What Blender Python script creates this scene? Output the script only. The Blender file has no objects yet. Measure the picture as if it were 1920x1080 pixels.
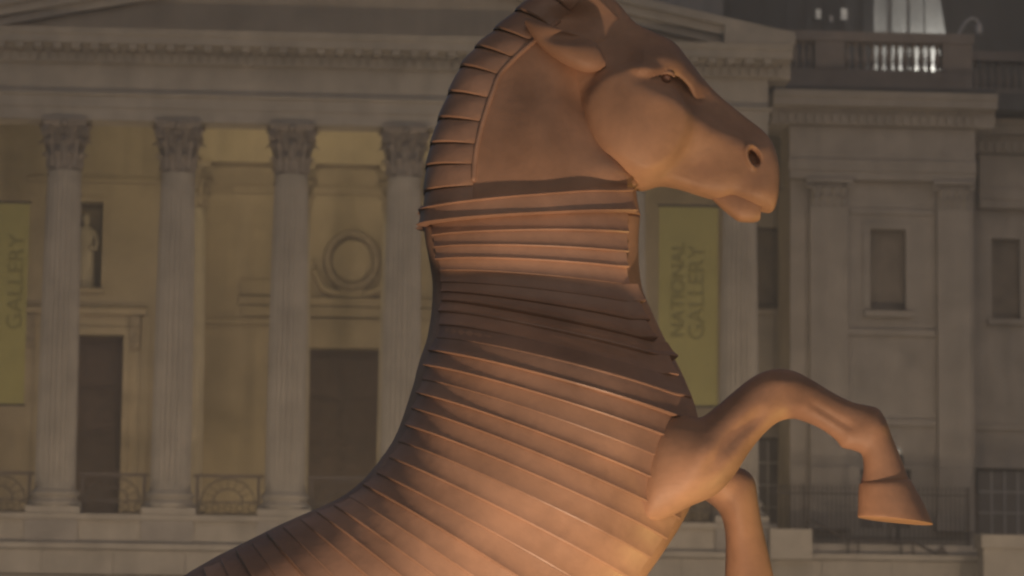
import bpy, math, random
import numpy as np
from mathutils import Vector, Matrix, noise

random.seed(7)
S = bpy.context.scene
COL = S.collection

# ---------------------------------------------------------------- camera, sky, sun, exposure
FPX = 6000.0
YAW, PIT, ROLL = math.radians(3.3), math.radians(7.2), 0.012
CAM = np.array([0.0, -80.0, 1.65])
fw = np.array([math.sin(YAW) * math.cos(PIT), math.cos(YAW) * math.cos(PIT), math.sin(PIT)])
r0 = np.array([math.cos(YAW), -math.sin(YAW), 0.0])
u0 = np.cross(r0, fw)
rt = r0 * math.cos(ROLL) + u0 * math.sin(ROLL)
up = u0 * math.cos(ROLL) - r0 * math.sin(ROLL)
cd = bpy.data.cameras.new('camera')
cam = bpy.data.objects.new('camera', cd)
COL.objects.link(cam)
cam.matrix_world = Matrix(((rt[0], up[0], -fw[0], CAM[0]), (rt[1], up[1], -fw[1], CAM[1]),
                           (rt[2], up[2], -fw[2], CAM[2]), (0, 0, 0, 1)))
cd.sensor_width = 36.0
cd.lens = FPX / 1920 * 36.0
cd.clip_start, cd.clip_end = 0.5, 3000
cd.dof.use_dof = True
cd.dof.focus_distance = 11.7
cd.dof.aperture_fstop = 6.2
S.camera = cam
S.cycles.filter_width = 2.3

SUN_EL, SUN_ROT = math.radians(2.0), math.radians(150)
w = bpy.data.worlds.new('World')
S.world = w
w.use_nodes = True
nt = w.node_tree
bg = nt.nodes['Background']
sky_tex = nt.nodes.new('ShaderNodeTexSky')
sky_tex.sky_type = 'NISHITA'
sky_tex.sun_disc = False
sky_tex.sun_elevation = SUN_EL
sky_tex.sun_rotation = SUN_ROT
sky_tex.air_density = 1.0
sky_tex.dust_density = 0.3
sky_tex.ozone_density = 2.6
nt.links.new(sky_tex.outputs[0], bg.inputs[0])
bg.inputs[1].default_value = 0.07
sl = bpy.data.lights.new('sun', 'SUN')
sl.energy = 0.31
sl.angle = math.radians(70)
sl.color = (1.0, 0.79, 0.61)
sun = bpy.data.objects.new('sun', sl)
COL.objects.link(sun)
sun.rotation_euler = (math.radians(68), 0, math.radians(12))      # the dusk glow behind the camera, high and broad
S.view_settings.view_transform = 'Standard'
S.view_settings.look = 'None'
S.view_settings.gamma = 1.0
S.view_settings.exposure = 1.0
S.view_settings.use_curve_mapping = False


def P(px, py, Y):
    """the point of the vertical plane y = Y that the photograph shows at pixel (px, py)"""
    d = fw + rt * ((px - 960) / FPX) - up * ((py - 540) / FPX)
    t = (Y - CAM[1]) / d[1]
    return CAM + d * t


# ---------------------------------------------------------------- helpers
def tag(o, label=None, cat=None, group=None, kind=None):
    if label: o['label'] = label
    if cat: o['category'] = cat
    if group: o['group'] = group
    if kind: o['kind'] = kind
    return o


def empty(name, loc, label=None, cat=None, group=None):
    o = bpy.data.objects.new(name, None)
    o.empty_display_size = 0.3
    COL.objects.link(o)
    o.location = loc
    o['_o'] = list(map(float, loc))
    return tag(o, label, cat, group)


def org(o):
    return np.array(o.get('_o', (0, 0, 0)), float)


class MB:
    def __init__(s):
        s.v, s.f = [], []

    def add(s, v, f):
        n = len(s.v)
        s.v += [tuple(map(float, p)) for p in v]
        s.f += [tuple(i + n for i in q) for q in f]
        return s

    def box(s, x0, x1, y0, y1, z0, z1):
        v = [(x0, y0, z0), (x1, y0, z0), (x1, y1, z0), (x0, y1, z0), (x0, y0, z1), (x1, y0, z1), (x1, y1, z1), (x0, y1, z1)]
        return s.add(v, [(0, 3, 2, 1), (4, 5, 6, 7), (0, 1, 5, 4), (1, 2, 6, 5), (2, 3, 7, 6), (3, 0, 4, 7)])

    def extrude_y(s, pts, y0, y1):                                # polygon in x,z (counter-clockwise seen from -y)
        n = len(pts)
        v = [(x, y0, z) for x, z in pts] + [(x, y1, z) for x, z in pts]
        f = [tuple(range(n)), tuple(range(2 * n - 1, n - 1, -1))]
        f += [(i, i + n, (i + 1) % n + n, (i + 1) % n) for i in range(n)]
        return s.add(v, f)

    def extrude_x(s, pts, x0, x1):                                # polygon in y,z
        n = len(pts)
        v = [(x0, y, z) for y, z in pts] + [(x1, y, z) for y, z in pts]
        f = [tuple(range(n)), tuple(range(2 * n - 1, n - 1, -1))]
        f += [(i, i + n, (i + 1) % n + n, (i + 1) % n) for i in range(n)]
        return s.add(v, f)

    def lathe(s, prof, c=(0, 0, 0), n=24):
        v, f = [], []
        for r, z in prof:
            for k in range(n):
                a = 2 * math.pi * k / n
                v.append((c[0] + r * math.cos(a), c[1] + r * math.sin(a), c[2] + z))
        m = len(prof)
        for i in range(m - 1):
            for k in range(n):
                a, b = i * n + k, i * n + (k + 1) % n
                f.append((a, b, b + n, a + n))
        f.append(tuple(range(n - 1, -1, -1)))
        f.append(tuple((m - 1) * n + k for k in range(n)))
        return s.add(v, f)

    def tube(s, pts, r, n=8):
        pts = [Vector(p) for p in pts]
        v, f = [], []
        rs = r if isinstance(r, (list, tuple)) else [r] * len(pts)
        for i, p in enumerate(pts):
            t = (pts[min(i + 1, len(pts) - 1)] - pts[max(i - 1, 0)]).normalized()
            a = t.cross(Vector((0, 1, 0)))
            if a.length < 0.1: a = t.cross(Vector((1, 0, 0)))
            a.normalize()
            b = t.cross(a)
            for k in range(n):
                th = 2 * math.pi * k / n
                v.append(p + (a * math.cos(th) + b * math.sin(th)) * rs[i])
        for i in range(len(pts) - 1):
            for k in range(n):
                q, w_ = i * n + k, i * n + (k + 1) % n
                f.append((q, w_, w_ + n, q + n))
        f.append(tuple(range(n - 1, -1, -1)))
        f.append(tuple((len(pts) - 1) * n + k for k in range(n)))
        return s.add(v, f)

    def ball(s, c, r, n=12, m=8, sc=(1, 1, 1)):
        prof = [(max(0.02, math.sin(math.pi * i / m)) * r, -math.cos(math.pi * i / m) * r) for i in range(m + 1)]
        k = MB().lathe(prof, (0, 0, 0), n)
        return s.add([(c[0] + x * sc[0], c[1] + y * sc[1], c[2] + z * sc[2]) for x, y, z in k.v], k.f)

    def mesh(s, name, origin, mat, smooth=None):
        me = bpy.data.meshes.new(name)
        me.from_pydata([(x - origin[0], y - origin[1], z - origin[2]) for x, y, z in s.v], [], s.f)
        if mat: me.materials.append(mat)
        if smooth is not None:
            me.polygons.foreach_set('use_smooth', [True] * len(me.polygons))
            if smooth < 179: me.set_sharp_from_angle(angle=math.radians(smooth))
        me.update()
        return me

    def build(s, name, mat, parent=None, smooth=None, root=None):
        """one mesh object; inside a thing the vertices are kept relative to the thing's base"""
        o0 = org(root) if root else (org(parent) if parent else np.zeros(3))
        o = bpy.data.objects.new(name, s.mesh(name, o0, mat, smooth))
        COL.objects.link(o)
        if parent:
            o.parent = parent
            if '_o' in parent: o['_o'] = parent['_o']
        return o


def sst(a, b, x):
    t = min(1, max(0, (x - a) / (b - a)))
    return t * t * (3 - 2 * t)


def inst(o, parent=None, loc=(0, 0, 0)):
    c = o.copy()
    COL.objects.link(c)
    if parent: c.parent = parent
    c.location = loc
    return c


# ---------------------------------------------------------------- materials
def mat(name, col, rough=0.7, var=0.12, scale=3.0, bump=0.0, bscale=30.0, streak=0.0, metal=0.0, spec=0.5, col2=None):
    m = bpy.data.materials.new(name)
    m.use_nodes = True
    n, l = m.node_tree.nodes, m.node_tree.links
    b = n['Principled BSDF']
    b.inputs['Roughness'].default_value = rough
    b.inputs['Metallic'].default_value = metal
    b.inputs['Specular IOR Level'].default_value = spec
    tc = n.new('ShaderNodeTexCoord')
    geo = n.new('ShaderNodeNewGeometry')
    src = geo.outputs['Position']
    nz = n.new('ShaderNodeTexNoise')
    nz.inputs['Scale'].default_value = scale
    nz.inputs['Detail'].default_value = 7
    nz.inputs['Roughness'].default_value = 0.62
    l.new(src, nz.inputs['Vector'])
    ramp = n.new('ShaderNodeValToRGB')
    c2 = col2 or tuple(c * (1 - 2.2 * var) for c in col)
    ramp.color_ramp.elements[0].position = 0.3
    ramp.color_ramp.elements[0].color = (*c2, 1)
    ramp.color_ramp.elements[1].position = 0.68
    ramp.color_ramp.elements[1].color = (*[min(1, c * (1 + var)) for c in col], 1)
    l.new(nz.outputs['Fac'], ramp.inputs['Fac'])
    out = ramp.outputs['Color']
    if streak:
        mp = n.new('ShaderNodeMapping')
        mp.inputs['Scale'].default_value = (2.6, 2.6, 0.22)
        l.new(src, mp.inputs['Vector'])
        n2 = n.new('ShaderNodeTexNoise')
        n2.inputs['Scale'].default_value = 1.0
        n2.inputs['Detail'].default_value = 5
        l.new(mp.outputs[0], n2.inputs['Vector'])
        r2 = n.new('ShaderNodeValToRGB')
        r2.color_ramp.elements[0].position = 0.34
        r2.color_ramp.elements[0].color = (1 - streak,) * 3 + (1,)
        r2.color_ramp.elements[1].position = 0.6
        r2.color_ramp.elements[1].color = (1, 1, 1, 1)
        l.new(n2.outputs['Fac'], r2.inputs['Fac'])
        mx = n.new('ShaderNodeMix')
        mx.data_type = 'RGBA'
        mx.blend_type = 'MULTIPLY'
        mx.inputs[0].default_value = 1
        l.new(out, mx.inputs[6])
        l.new(r2.outputs[0], mx.inputs[7])
        out = mx.outputs[2]
    l.new(out, b.inputs['Base Color'])
    if bump:
        n3 = n.new('ShaderNodeTexNoise')
        n3.inputs['Scale'].default_value = bscale
        n3.inputs['Detail'].default_value = 6
        l.new(src, n3.inputs['Vector'])
        bp = n.new('ShaderNodeBump')
        bp.inputs['Strength'].default_value = bump
        bp.inputs['Distance'].default_value = 0.02
        l.new(n3.outputs['Fac'], bp.inputs['Height'])
        l.new(bp.outputs[0], b.inputs['Normal'])
    return m


def glow(name, col, strength):
    m = bpy.data.materials.new(name)
    m.use_nodes = True
    b = m.node_tree.nodes['Principled BSDF']
    b.inputs['Base Color'].default_value = (*col, 1)
    b.inputs['Emission Color'].default_value = (*col, 1)
    b.inputs['Emission Strength'].default_value = strength
    return m


M_STONE = mat('portland_stone', (0.40, 0.345, 0.285), 0.85, 0.10, 1.3, 0.35, 14, 0.10)
M_STONE2 = mat('wall_stone', (0.37, 0.305, 0.235), 0.88, 0.10, 0.9, 0.3, 10, 0.10)
M_WING = mat('wing_stone', (0.345, 0.30, 0.26), 0.88, 0.10, 1.1, 0.35, 12, 0.12)
M_PARA = mat('dark_parapet_stone', (0.225, 0.185, 0.165), 0.9, 0.12, 1.2, 0.3, 12, 0.1)  # darker stone than the wing walls
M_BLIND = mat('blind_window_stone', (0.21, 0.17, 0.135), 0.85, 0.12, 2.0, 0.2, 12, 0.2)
M_CARVED = mat('weathered_carved_stone', (0.30, 0.245, 0.20), 0.9, 0.16, 7, 0.5, 40)
M_DOOR = mat('dark_door_wood', (0.075, 0.045, 0.038), 0.6, 0.15, 4, 0.2, 30)
M_IRON = mat('dark_iron', (0.05, 0.035, 0.03), 0.6, 0.15, 8)
M_RAIL = mat('lighter_rail_iron', (0.12, 0.088, 0.07), 0.6, 0.15, 8)  # lighter than the fence iron, so the porch railings show fainter
M_GLASS = mat('window_glass', (0.11, 0.095, 0.095), 0.25, 0.1, 2)
M_BAR = mat('glazing_bar_paint', (0.36, 0.33, 0.32), 0.6, 0.1, 5)
M_LEAD = mat('lead_roof', (0.06, 0.057, 0.06), 0.6, 0.12, 1.0, 0.2, 6, 0.25)
M_ATTIC = mat('attic_stone', (0.27, 0.255, 0.25), 0.85, 0.10, 1.0, 0.2, 6, 0.2)
M_PANEL = mat('pale_roof_panel', (0.42, 0.42, 0.41), 0.5, 0.08, 1.2, 0.1, 10, 0.25)
M_BANNER = mat('olive_banner', (0.33, 0.285, 0.10), 0.8, 0.06, 1.2)
M_INK = mat('banner_ink', (0.215, 0.185, 0.062), 0.8, 0.05, 3)
M_PAVE = mat('square_paving', (0.22, 0.20, 0.18), 0.8, 0.15, 1.5, 0.3, 12)
M_HORSE = mat('rust_painted_panel', (0.39, 0.222, 0.138), 0.55, 0.18, 2.6, 0.10, 30, 0.0, 0, 0.3)
M_PLANK = mat('painted_plank', (0.385, 0.224, 0.145), 0.44, 0.16, 3.0, 0.10, 26, 0.0, 0, 0.4)
for m_ in (M_PLANK,):
    n_, l_ = m_.node_tree.nodes, m_.node_tree.links
    b_ = n_['Principled BSDF']
    src_ = b_.inputs['Base Color'].links[0].from_socket
    oi = n_.new('ShaderNodeObjectInfo')
    hs = n_.new('ShaderNodeHueSaturation')
    mr = n_.new('ShaderNodeMapRange')
    mr.inputs['To Min'].default_value, mr.inputs['To Max'].default_value = 0.84, 1.13
    l_.new(oi.outputs['Random'], mr.inputs['Value'])
    l_.new(mr.outputs[0], hs.inputs['Value'])
    l_.new(src_, hs.inputs['Color'])
    l_.new(hs.outputs[0], b_.inputs['Base Color'])
M_EYE = mat('painted_eye', (0.30, 0.15, 0.09), 0.25, 0.05, 20)
M_BLACK = mat('black_lamp_metal', (0.03, 0.03, 0.03), 0.5, 0.1, 10)
M_GREYP = mat('grey_painted_metal', (0.42, 0.40, 0.40), 0.5, 0.1, 6)
M_GLOBE = mat('opal_glass', (0.62, 0.61, 0.57), 0.3, 0.05, 6)

# ---------------------------------------------------------------- ground
tag(MB().box(-250, 250, -260, -14, -0.6, 0.0).build('square_paving', M_PAVE), kind='structure')
tag(MB().box(-250, 250, -13.9, 60, -0.6, 2.0).build('street_terrace', M_PAVE), kind='structure')
tag(MB().box(-250, 250, -14.0, -13.9, -0.6, 2.15).build('terrace_edge', M_STONE), kind='structure')

# ---------------------------------------------------------------- the gallery building
G = empty('gallery_building', (2, 0, 2.0), 'long pale stone classical building with a columned porch behind the horse', 'building')
ZB, ZT = 5.90, 15.76            # portico floor, underside of the architrave
PITCH = 2.846
CX = [-6.69 + PITCH * k for k in range(-1, 7)]          # eight columns


def column_meshes():
    # fluted shaft
    mb = MB()
    n, fl = 96, 24
    zs = [0.62, 0.68, 0.9, 2.5, 4.5, 6.5, 8.2, 8.5, 8.6]
    rs = [0.515, 0.505, 0.50, 0.494, 0.482, 0.455, 0.425, 0.42, 0.435]
    v, f = [], []
    for z, r in zip(zs, rs):
        for k in range(n):
            q = k % 4
            d = 0.0 if (q == 0 or z < 0.7 or z > 8.45) else (0.055 if q == 2 else 0.042)
            a = 2 * math.pi * k / n
            rr = r - d * r / 0.5
            v.append((rr * math.cos(a), rr * math.sin(a), z))
    for i in range(len(zs) - 1):
        for k in range(n):
            f.append((i * n + k, i * n + (k + 1) % n, (i + 1) * n + (k + 1) % n, (i + 1) * n + k))
    mb.add(v, f)
    shaft = mb.mesh('shaft', (0, 0, 0), M_STONE, 40)
    b = MB().box(-0.67, 0.67, -0.67, 0.67, 0.0, 0.17)
    b.lathe([(0.64, 0.17), (0.67, 0.23), (0.65, 0.31), (0.57, 0.34), (0.55, 0.42), (0.60, 0.45), (0.61, 0.52), (0.57, 0.57), (0.53, 0.60), (0.52, 0.63)], n=40)
    base = b.mesh('base', (0, 0, 0), M_STONE, 35)
    return shaft, base


def leaf(mb, ang, r_a, z0, h, wd, curl):
    """an acanthus leaf: a tapering, lobed strip that bends outwards at its tip"""
    n = 7
    v, f = [], []
    for i in range(n):
        t = i / (n - 1)
        out = r_a + 0.015 + curl * max(0, t - 0.45) ** 1.6 * 2.2
        z = z0 + h * (t if t < 0.86 else 0.86 - (t - 0.86) * 0.9)
        ww = wd * (1 - 0.55 * t ** 2) * (1.0 if i % 2 else 0.78)
        for s_, dep in ((-1, -0.025), (-0.4, 0.012), (0, 0.035), (0.4, 0.012), (1, -0.025)):
            a = ang + s_ * ww / max(0.3, out)
            rr = out + dep
            v.append((rr * math.cos(a), rr * math.sin(a), z))
    for i in range(n - 1):
        for k in range(4):
            q = i * 5 + k
            f.append((q, q + 1, q + 6, q + 5))
    mb.add(v, f)


def capital_mesh(square=False):
    mb = MB()
    h = 1.20
    mb.lathe([(0.40, 0), (0.405, 0.5), (0.43, 0.8), (0.50, 1.0), (0.56, 1.05)], n=24)
    for k in range(8):
        leaf(mb, 2 * math.pi * (k + .5) / 8, 0.41, 0.02, 0.50, 0.155, 0.22)
        leaf(mb, 2 * math.pi * k / 8, 0.42, 0.08, 0.82, 0.145, 0.26)
    for k in range(4):                                   # corner volutes
        a = math.pi / 4 + k * math.pi / 2
        for da in (-0.09, 0.09):
            pts = []
            for i in range(15):
                t = i / 14
                th = math.pi * 0.5 - t * 2.3 * math.pi
                rr = 0.13 * (1 - 0.72 * t)
                pts.append(((0.63 + rr * math.cos(th)), 0.92 + rr * math.sin(th)))
            stem = [(0.42, 0.55), (0.47, 0.78), (0.55, 0.98)]
            path = [((x) * math.cos(a + da), (x) * math.sin(a + da), z) for x, z in stem + pts]
            mb.tube(path, [0.035] * len(stem) + [0.038 - 0.014 * i / 14 for i in range(15)], 6)
    for k in range(4):                                   # rosettes and helices on each face
        a = k * math.pi / 2
        mb.ball((0.58 * math.cos(a), 0.58 * math.sin(a), 1.10), 0.085, 8, 6)
        for s_ in (-1, 1):
            mb.tube([((0.46) * math.cos(a + s_ * 0.42), 0.46 * math.sin(a + s_ * 0.42), 0.62),
                     (0.53 * math.cos(a + s_ * 0.3), 0.53 * math.sin(a + s_ * 0.3), 0.90),
                     (0.56 * math.cos(a + s_ * 0.13), 0.56 * math.sin(a + s_ * 0.13), 0.96),
                     (0.56 * math.cos(a + s_ * 0.12), 0.56 * math.sin(a + s_ * 0.12), 0.86)], 0.03, 6)
    # concave-sided abacus
    pts = []
    for k in range(4):
        a0 = math.pi / 4 + k * math.pi / 2
        for i in range(8):
            t = i / 8
            a = a0 + t * math.pi / 2
            rr = 0.80 if i == 0 else (0.79 - 0.22 * math.sin(math.pi * t) ** 0.7)
            pts.append((rr * math.cos(a), rr * math.sin(a)))
    n = len(pts)
    for z0, z1, sc0, sc1 in ((1.05, 1.13, 0.93, 0.98), (1.135, 1.20, 1.0, 1.0)):
        v = [(x * sc0, y * sc0, z0) for x, y in pts] + [(x * sc1, y * sc1, z1) for x, y in pts]
        f = [tuple(range(n - 1, -1, -1)), tuple(range(n, 2 * n))] + [(i, (i + 1) % n, (i + 1) % n + n, i + n) for i in range(n)]
        mb.add(v, f)
    return mb.mesh('capital', (0, 0, 0), M_CARVED, 50)


SHAFT, BASE = column_meshes()
CAP = capital_mesh()


def column(x, y, k=1.0):
    o = bpy.data.objects.new('column', SHAFT)
    COL.objects.link(o)
    o.parent = G
    o.location = (x - 2, y, ZB - 2.0)
    o.scale = (k, k, 1)
    for nm, me, z in (('base', BASE, 0), ('capital', CAP, 8.60)):
        c = bpy.data.objects.new(nm, me)
        COL.objects.link(c)
        c.parent = o
        c.location = (0, 0, z)
        if nm == 'capital': c.scale = (1, 1, (ZT - ZB - 8.60) / 1.20)
    return o


for x in CX: column(x, 0.0)
for x in (CX[2] + 0.07, CX[3] + 0.05, CX[4], CX[5]): column(x, 6.0, 0.97)

XL, XR = -10.2, 11.05           # portico ends
# floor, plinth wall
MB().box(XL - 0.2, XR + 0.2, -0.72, 16, ZB - 0.14, ZB - 0.01).build('portico_floor', M_STONE, G)
MB().box(XL - 0.05, XR, -0.60, 16, 5.16, ZB - 0.14).build('plinth_band', M_STONE, G)
for x in CX: MB().box(x - 0.66, x + 0.62, -0.69, -0.60, 5.17, ZB - 0.145).build('pedestal_block', M_WING, G)
MB().box(XL - 0.3, 20.0, -0.92, -0.60, 5.02, 5.16).build('plinth_ledge', M_STONE, G)
PW = MB().box(XL - 0.2, 20.0, -0.60, 16, 2.0, 5.02).build('plinth_wall', M_STONE, G)
blk = None
rng = random.Random(3)
for row, (z0, z1) in enumerate(((4.40, 5.005), (3.75, 4.385), (3.1, 3.735))):
    x = XL - 0.2 - 0.8 * row % 1.3
    while x < 20:
        L = 1.75
        if blk is None:
            blk = MB().box(0.005, L - 0.005, -0.84, -0.60, 0.006, 0.600).build('stone_block', M_STONE, PW, root=None)
            me = blk.data
            for vv in me.vertices: vv.co = vv.co + Vector(org(PW))
            b_ = blk
        else:
            b_ = inst(blk, PW)
        o0 = org(PW)
        b_.location = (x - o0[0], -o0[1] + rng.uniform(-0.006, 0.006), z0 - o0[2])
        x += L

# entablature
MB().box(XL, XR, -0.46, 0.46, ZT + 0.002, 16.08).build('architrave', M_STONE, G)
MB().box(XL - 0.02, XR + 0.02, -0.49, 0.46, 16.08, 16.36).build('architrave_fascia', M_STONE, G)
MB().extrude_x([(-0.56, 16.44), (-0.56, 16.40), (-0.50, 16.362), (0.4, 16.362), (0.4, 16.44)], XL - 0.1, XR + 0.1).build('architrave_moulding', M_STONE, G)
MB().box(XL, XR, -0.45, 0.46, 16.442, 17.18).build('frieze', M_STONE, G)
CO = MB().extrude_x([(-1.12, 17.98), (-1.08, 17.84), (-1.04, 17.80), (-1.02, 17.62), (-0.62, 17.60), (-0.58, 17.46), (-0.55, 17.20), (-0.5, 17.182), (0.45, 17.182), (0.45, 17.98)],
                   XL - 0.7, XR + 0.55).build('cornice', M_STONE, G)
first = None
n_d = int((XR - XL + 0.9) / 0.235)
for k in range(n_d):
    x = XL - 0.4 + 0.235 * k
    if first is None:
        first = MB().box(0, 0.135, -0.635, -0.56, 17.22, 17.45).build('dentil', M_STONE, CO)
        x00 = x
    else:
        inst(first, CO, (x - x00, 0, 0))
    if k == 0: first.location = (x, 0, 0); x00 = 0
# modillions above the dentils
fm = None
for k in range(int((XR - XL + 1.1) / 0.47)):
    x = XL - 0.55 + 0.47 * k
    if fm is None:
        fm = MB().box(0, 0.2, -0.98, -0.60, 17.50, 17.615).build('modillion', M_STONE, CO)
    else:
        fm = inst(fm, CO)
    fm.location = (x, 0, 0)

# pediment: tympanum, raking cornices
AX, XI = 0.6, 9.25
xe0, xe1 = XL - 0.72, XR + 0.60
AH = 17.985 + 0.205 * XI
MB().extrude_y([(AX - XI - 0.3, 17.982), (AX + XI + 0.3, 17.982), (AX, AH + 0.06)], -0.62, 0.4).build('tympanum', M_STONE2, G)
for sgn in (-1, 1):
    xi = AX + sgn * XI
    xe = xe0 if sgn < 0 else xe1
    mb = MB()
    zc = 17.985 + 0.66 - 0.205 * abs(xe - xi)
    for f0, f1, ya in ((0.0, 0.34, -0.80), (0.342, 0.70, -0.95), (0.702, 1.0, -1.08)):
        h0, h1 = 0.66 * f0, 0.66 * f1
        L = [(xi, 17.985 + h0), (AX, AH + h0), (AX, AH + h1), (xi, 17.985 + h1)]
        mb.extrude_y(L if sgn < 0 else L[::-1], ya, 0.4)
    L = [(xe, 17.984), (xi, 17.984), (xi, 17.985 + 0.66), (xe, zc)]
    mb.extrude_y(L if sgn < 0 else L[::-1], -1.10, 0.4)
    mb.build('raking_cornice', M_STONE, G)
    L = [(xi, 17.7), (AX, AH - 0.3), (AX, AH + 0.62), (xi, 17.985 + 0.60)]
    MB().extrude_y(L if sgn < 0 else L[::-1], 0.41, 6).build('roof_slope', M_LEAD, G)
# ceiling and inner beam over the second row of columns
MB().box(XL + 0.1, XR - 0.1, 0.47, 16, 16.85, 17.2).build('portico_ceiling', M_STONE2, G)
MB().box(-4.3, XR - 0.1, 5.55, 6.45, ZT + 0.004, 16.84).build('inner_beam', M_STONE2, G)

# porch walls: side wall with niche and door, deep centre wall
YW = 6.4
DW = 0.55


def pierced_wall(name, x0, x1, z0, z1, y, holes, m, depth, thick=0.5):
    """a wall of boxes round rectangular recesses; each recess gets its own back, `depth` in"""
    mb = MB()
    xs = sorted({x0, x1, *[h[0] for h in holes], *[h[1] for h in holes]})
    zs = sorted({z0, z1, *[h[2] for h in holes], *[h[3] for h in holes]})
    v, f, idx = [], [], {}

    def vid(p):
        if p not in idx:
            idx[p] = len(v)
            v.append(p)
        return idx[p]
    for i in range(len(xs) - 1):
        for j in range(len(zs) - 1):
            a, b, c, d = xs[i], xs[i + 1], zs[j], zs[j + 1]
            inh = any(h[0] <= a and b <= h[1] and h[2] <= c and d <= h[3] for h in holes)
            if not inh:
                f.append((vid((a, y, c)), vid((b, y, c)), vid((b, y, d)), vid((a, y, d))))
    for hx0, hx1, hz0, hz1 in holes:
        yb = y + depth
        for q in (((hx0, y, hz0), (hx0, yb, hz0), (hx1, yb, hz0), (hx1, y, hz0)),
                  ((hx0, y, hz1), (hx1, y, hz1), (hx1, yb, hz1), (hx0, yb, hz1)),
                  ((hx0, y, hz0), (hx0, y, hz1), (hx0, yb, hz1), (hx0, yb, hz0)),
                  ((hx1, y, hz0), (hx1, yb, hz0), (hx1, yb, hz1), (hx1, y, hz1))):
            f.append(tuple(vid(p) for p in q))
    mb.add(v, f)
    for q in ((x0, x0 + 0.001), (x1 - 0.001, x1)): pass
    mb.box(x0, x1, y + depth + 0.01, y + depth + thick, z0, z1)
    return mb.build(name, m, G)


LW = pierced_wall('porch_side_wall', XL + 0.3, -4.0, ZB - 0.01, 16.84, YW, [(-7.55, -6.16, 12.36, 14.72), (-7.72, -5.50, ZB - 0.01, 11.10)], M_STONE2, 0.5, 0.6)
MB().box(-7.548, -6.162, 6.88, 6.905, 12.362, 14.718).build('niche_back', M_BLIND, LW)
RWl = pierced_wall('porch_side_wall', 8.1, XR - 0.1, ZB - 0.01, 16.84, YW, [(9.0, 10.0, ZB - 0.01, 11.0)], M_STONE2, 0.5, 0.6)
CW = pierced_wall('porch_centre_wall', -4.6, 8.6, ZB - 0.01, 16.84, 9.2, [(-0.95, 1.75, ZB - 0.01, 11.15)], M_STONE2, 0.5, 0.6)
MB().box(-4.6, -4.02, 6.42, 9.2, ZB, 16.84).build('porch_return_wall', M_STONE2, G)
MB().box(8.12, 8.6, 6.92, 9.2, ZB, 16.84).build('porch_return_wall', M_STONE2, G)
# doors
def door(x0, x1, z1, y, rails=4):
    d = MB().box(x0, x1, y, y + 0.06, ZB, z1).build('door', M_DOOR, G)
    xm = (x0 + x1) / 2
    for s_ in (0, 1):
        a, b = (x0 + 0.12, xm - 0.08) if s_ == 0 else (xm + 0.08, x1 - 0.12)
        for k in range(rails):
            h = (z1 - ZB - 0.3) / rails
            MB().box(a, b, y - 0.03, y - 0.002, ZB + 0.22 + h * k, ZB + 0.1 + h * (k + 1)).build('door_panel', M_DOOR, d)
    MB().ball((xm + 0.1, y - 0.06, ZB + 1.1), 0.05).build('door_handle', M_IRON, d)
    return d


door(-7.70, -5.52, 11.08, 6.80)
door(-0.93, 1.73, 11.13, 9.62)
# surround of the side door, with consoles under a hood
MB().box(-5.50, -5.34, YW - 0.06, YW - 0.002, ZB, 11.3).box(-7.88, -7.72, YW - 0.06, YW - 0.002, ZB, 11.3).box(-7.72, -5.50, YW - 0.06, YW - 0.002, 11.10, 11.3).build('door_surround', M_STONE2, G)
for x in (-5.33, -8.15):
    mb = MB().extrude_x([(YW - 0.002, 11.62), (YW - 0.002, 10.70), (YW - 0.09, 10.72), (YW - 0.16, 10.85), (YW - 0.14, 11.05), (YW - 0.17, 11.25), (YW - 0.18, 11.45), (YW - 0.16, 11.62)][::-1], x, x + 0.26)
    mb.build('console_bracket', M_CARVED, G)
MB().extrude_x([(YW - 0.002, 11.63), (YW - 0.14, 11.65), (YW - 0.17, 11.75), (YW - 0.19, 11.80), (YW - 0.002, 11.86)], -8.5, -4.9).build('door_hood', M_STONE2, G)
MB().box(-5.02, -4.80, YW - 0.07, YW - 0.003, ZB, 11.62).build('door_pilaster', M_STONE2, G)
MB().box(-7.62, -6.06, YW - 0.10, YW - 0.003, 12.22, 12.35).build('niche_sill', M_STONE2, G)
MB().box(-6.155, -6.02, YW - 0.04, YW - 0.003, 12.36, 14.85).box(-7.68, -7.555, YW - 0.04, YW - 0.003, 12.36, 14.85).box(-7.555, -6.155, YW - 0.04, YW - 0.003, 14.725, 14.85).build('niche_frame', M_STONE2, G)
MB().box(-8.2, -4.05, YW - 0.08, YW - 0.004, 15.25, 15.36).build('string_course', M_STONE2, G)
# centre wall: mouldings, lintel, wreath relief, side panel
MB().extrude_x([(9.198, 15.46), (9.14, 15.49), (9.10, 15.62), (9.10, 15.68), (9.198, 15.70)][::-1], -2.75, 3.6).build('wall_cornice', M_STONE2, G)
MB().extrude_x([(9.198, 12.30), (9.10, 12.34), (9.06, 12.46), (9.05, 12.54), (9.198, 12.58)][::-1], -2.5, 3.6).build('wall_ledge', M_STONE2, G)
MB().box(-2.4, 3.5, 9.12, 9.198, 12.02, 12.29).build('wall_ledge_band', M_STONE2, G)
MB().box(-1.4, 2.2, 9.10, 9.198, 11.16, 11.95).build('door_lintel', M_STONE2, G)
MB().box(-4.0, -1.5, 9.12, 9.198, 11.78, 11.92).build('string_course', M_STONE2, G)
MB().box(-2.45, -1.6, 9.10, 9.198, 12.6, 13.0).build('relief_block', M_STONE2, G)
WRE = MB()
wc = (0.63, 9.12, 13.62)
ring = [(wc[0] + 0.69 * math.cos(a), wc[1], wc[2] + 0.75 * math.sin(a)) for a in [2 * math.pi * k / 40 for k in range(41)]]
WRE.tube(ring, 0.12, 10)
W = WRE.build('wreath_relief', M_CARVED, G, 60)
mb = MB()
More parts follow.
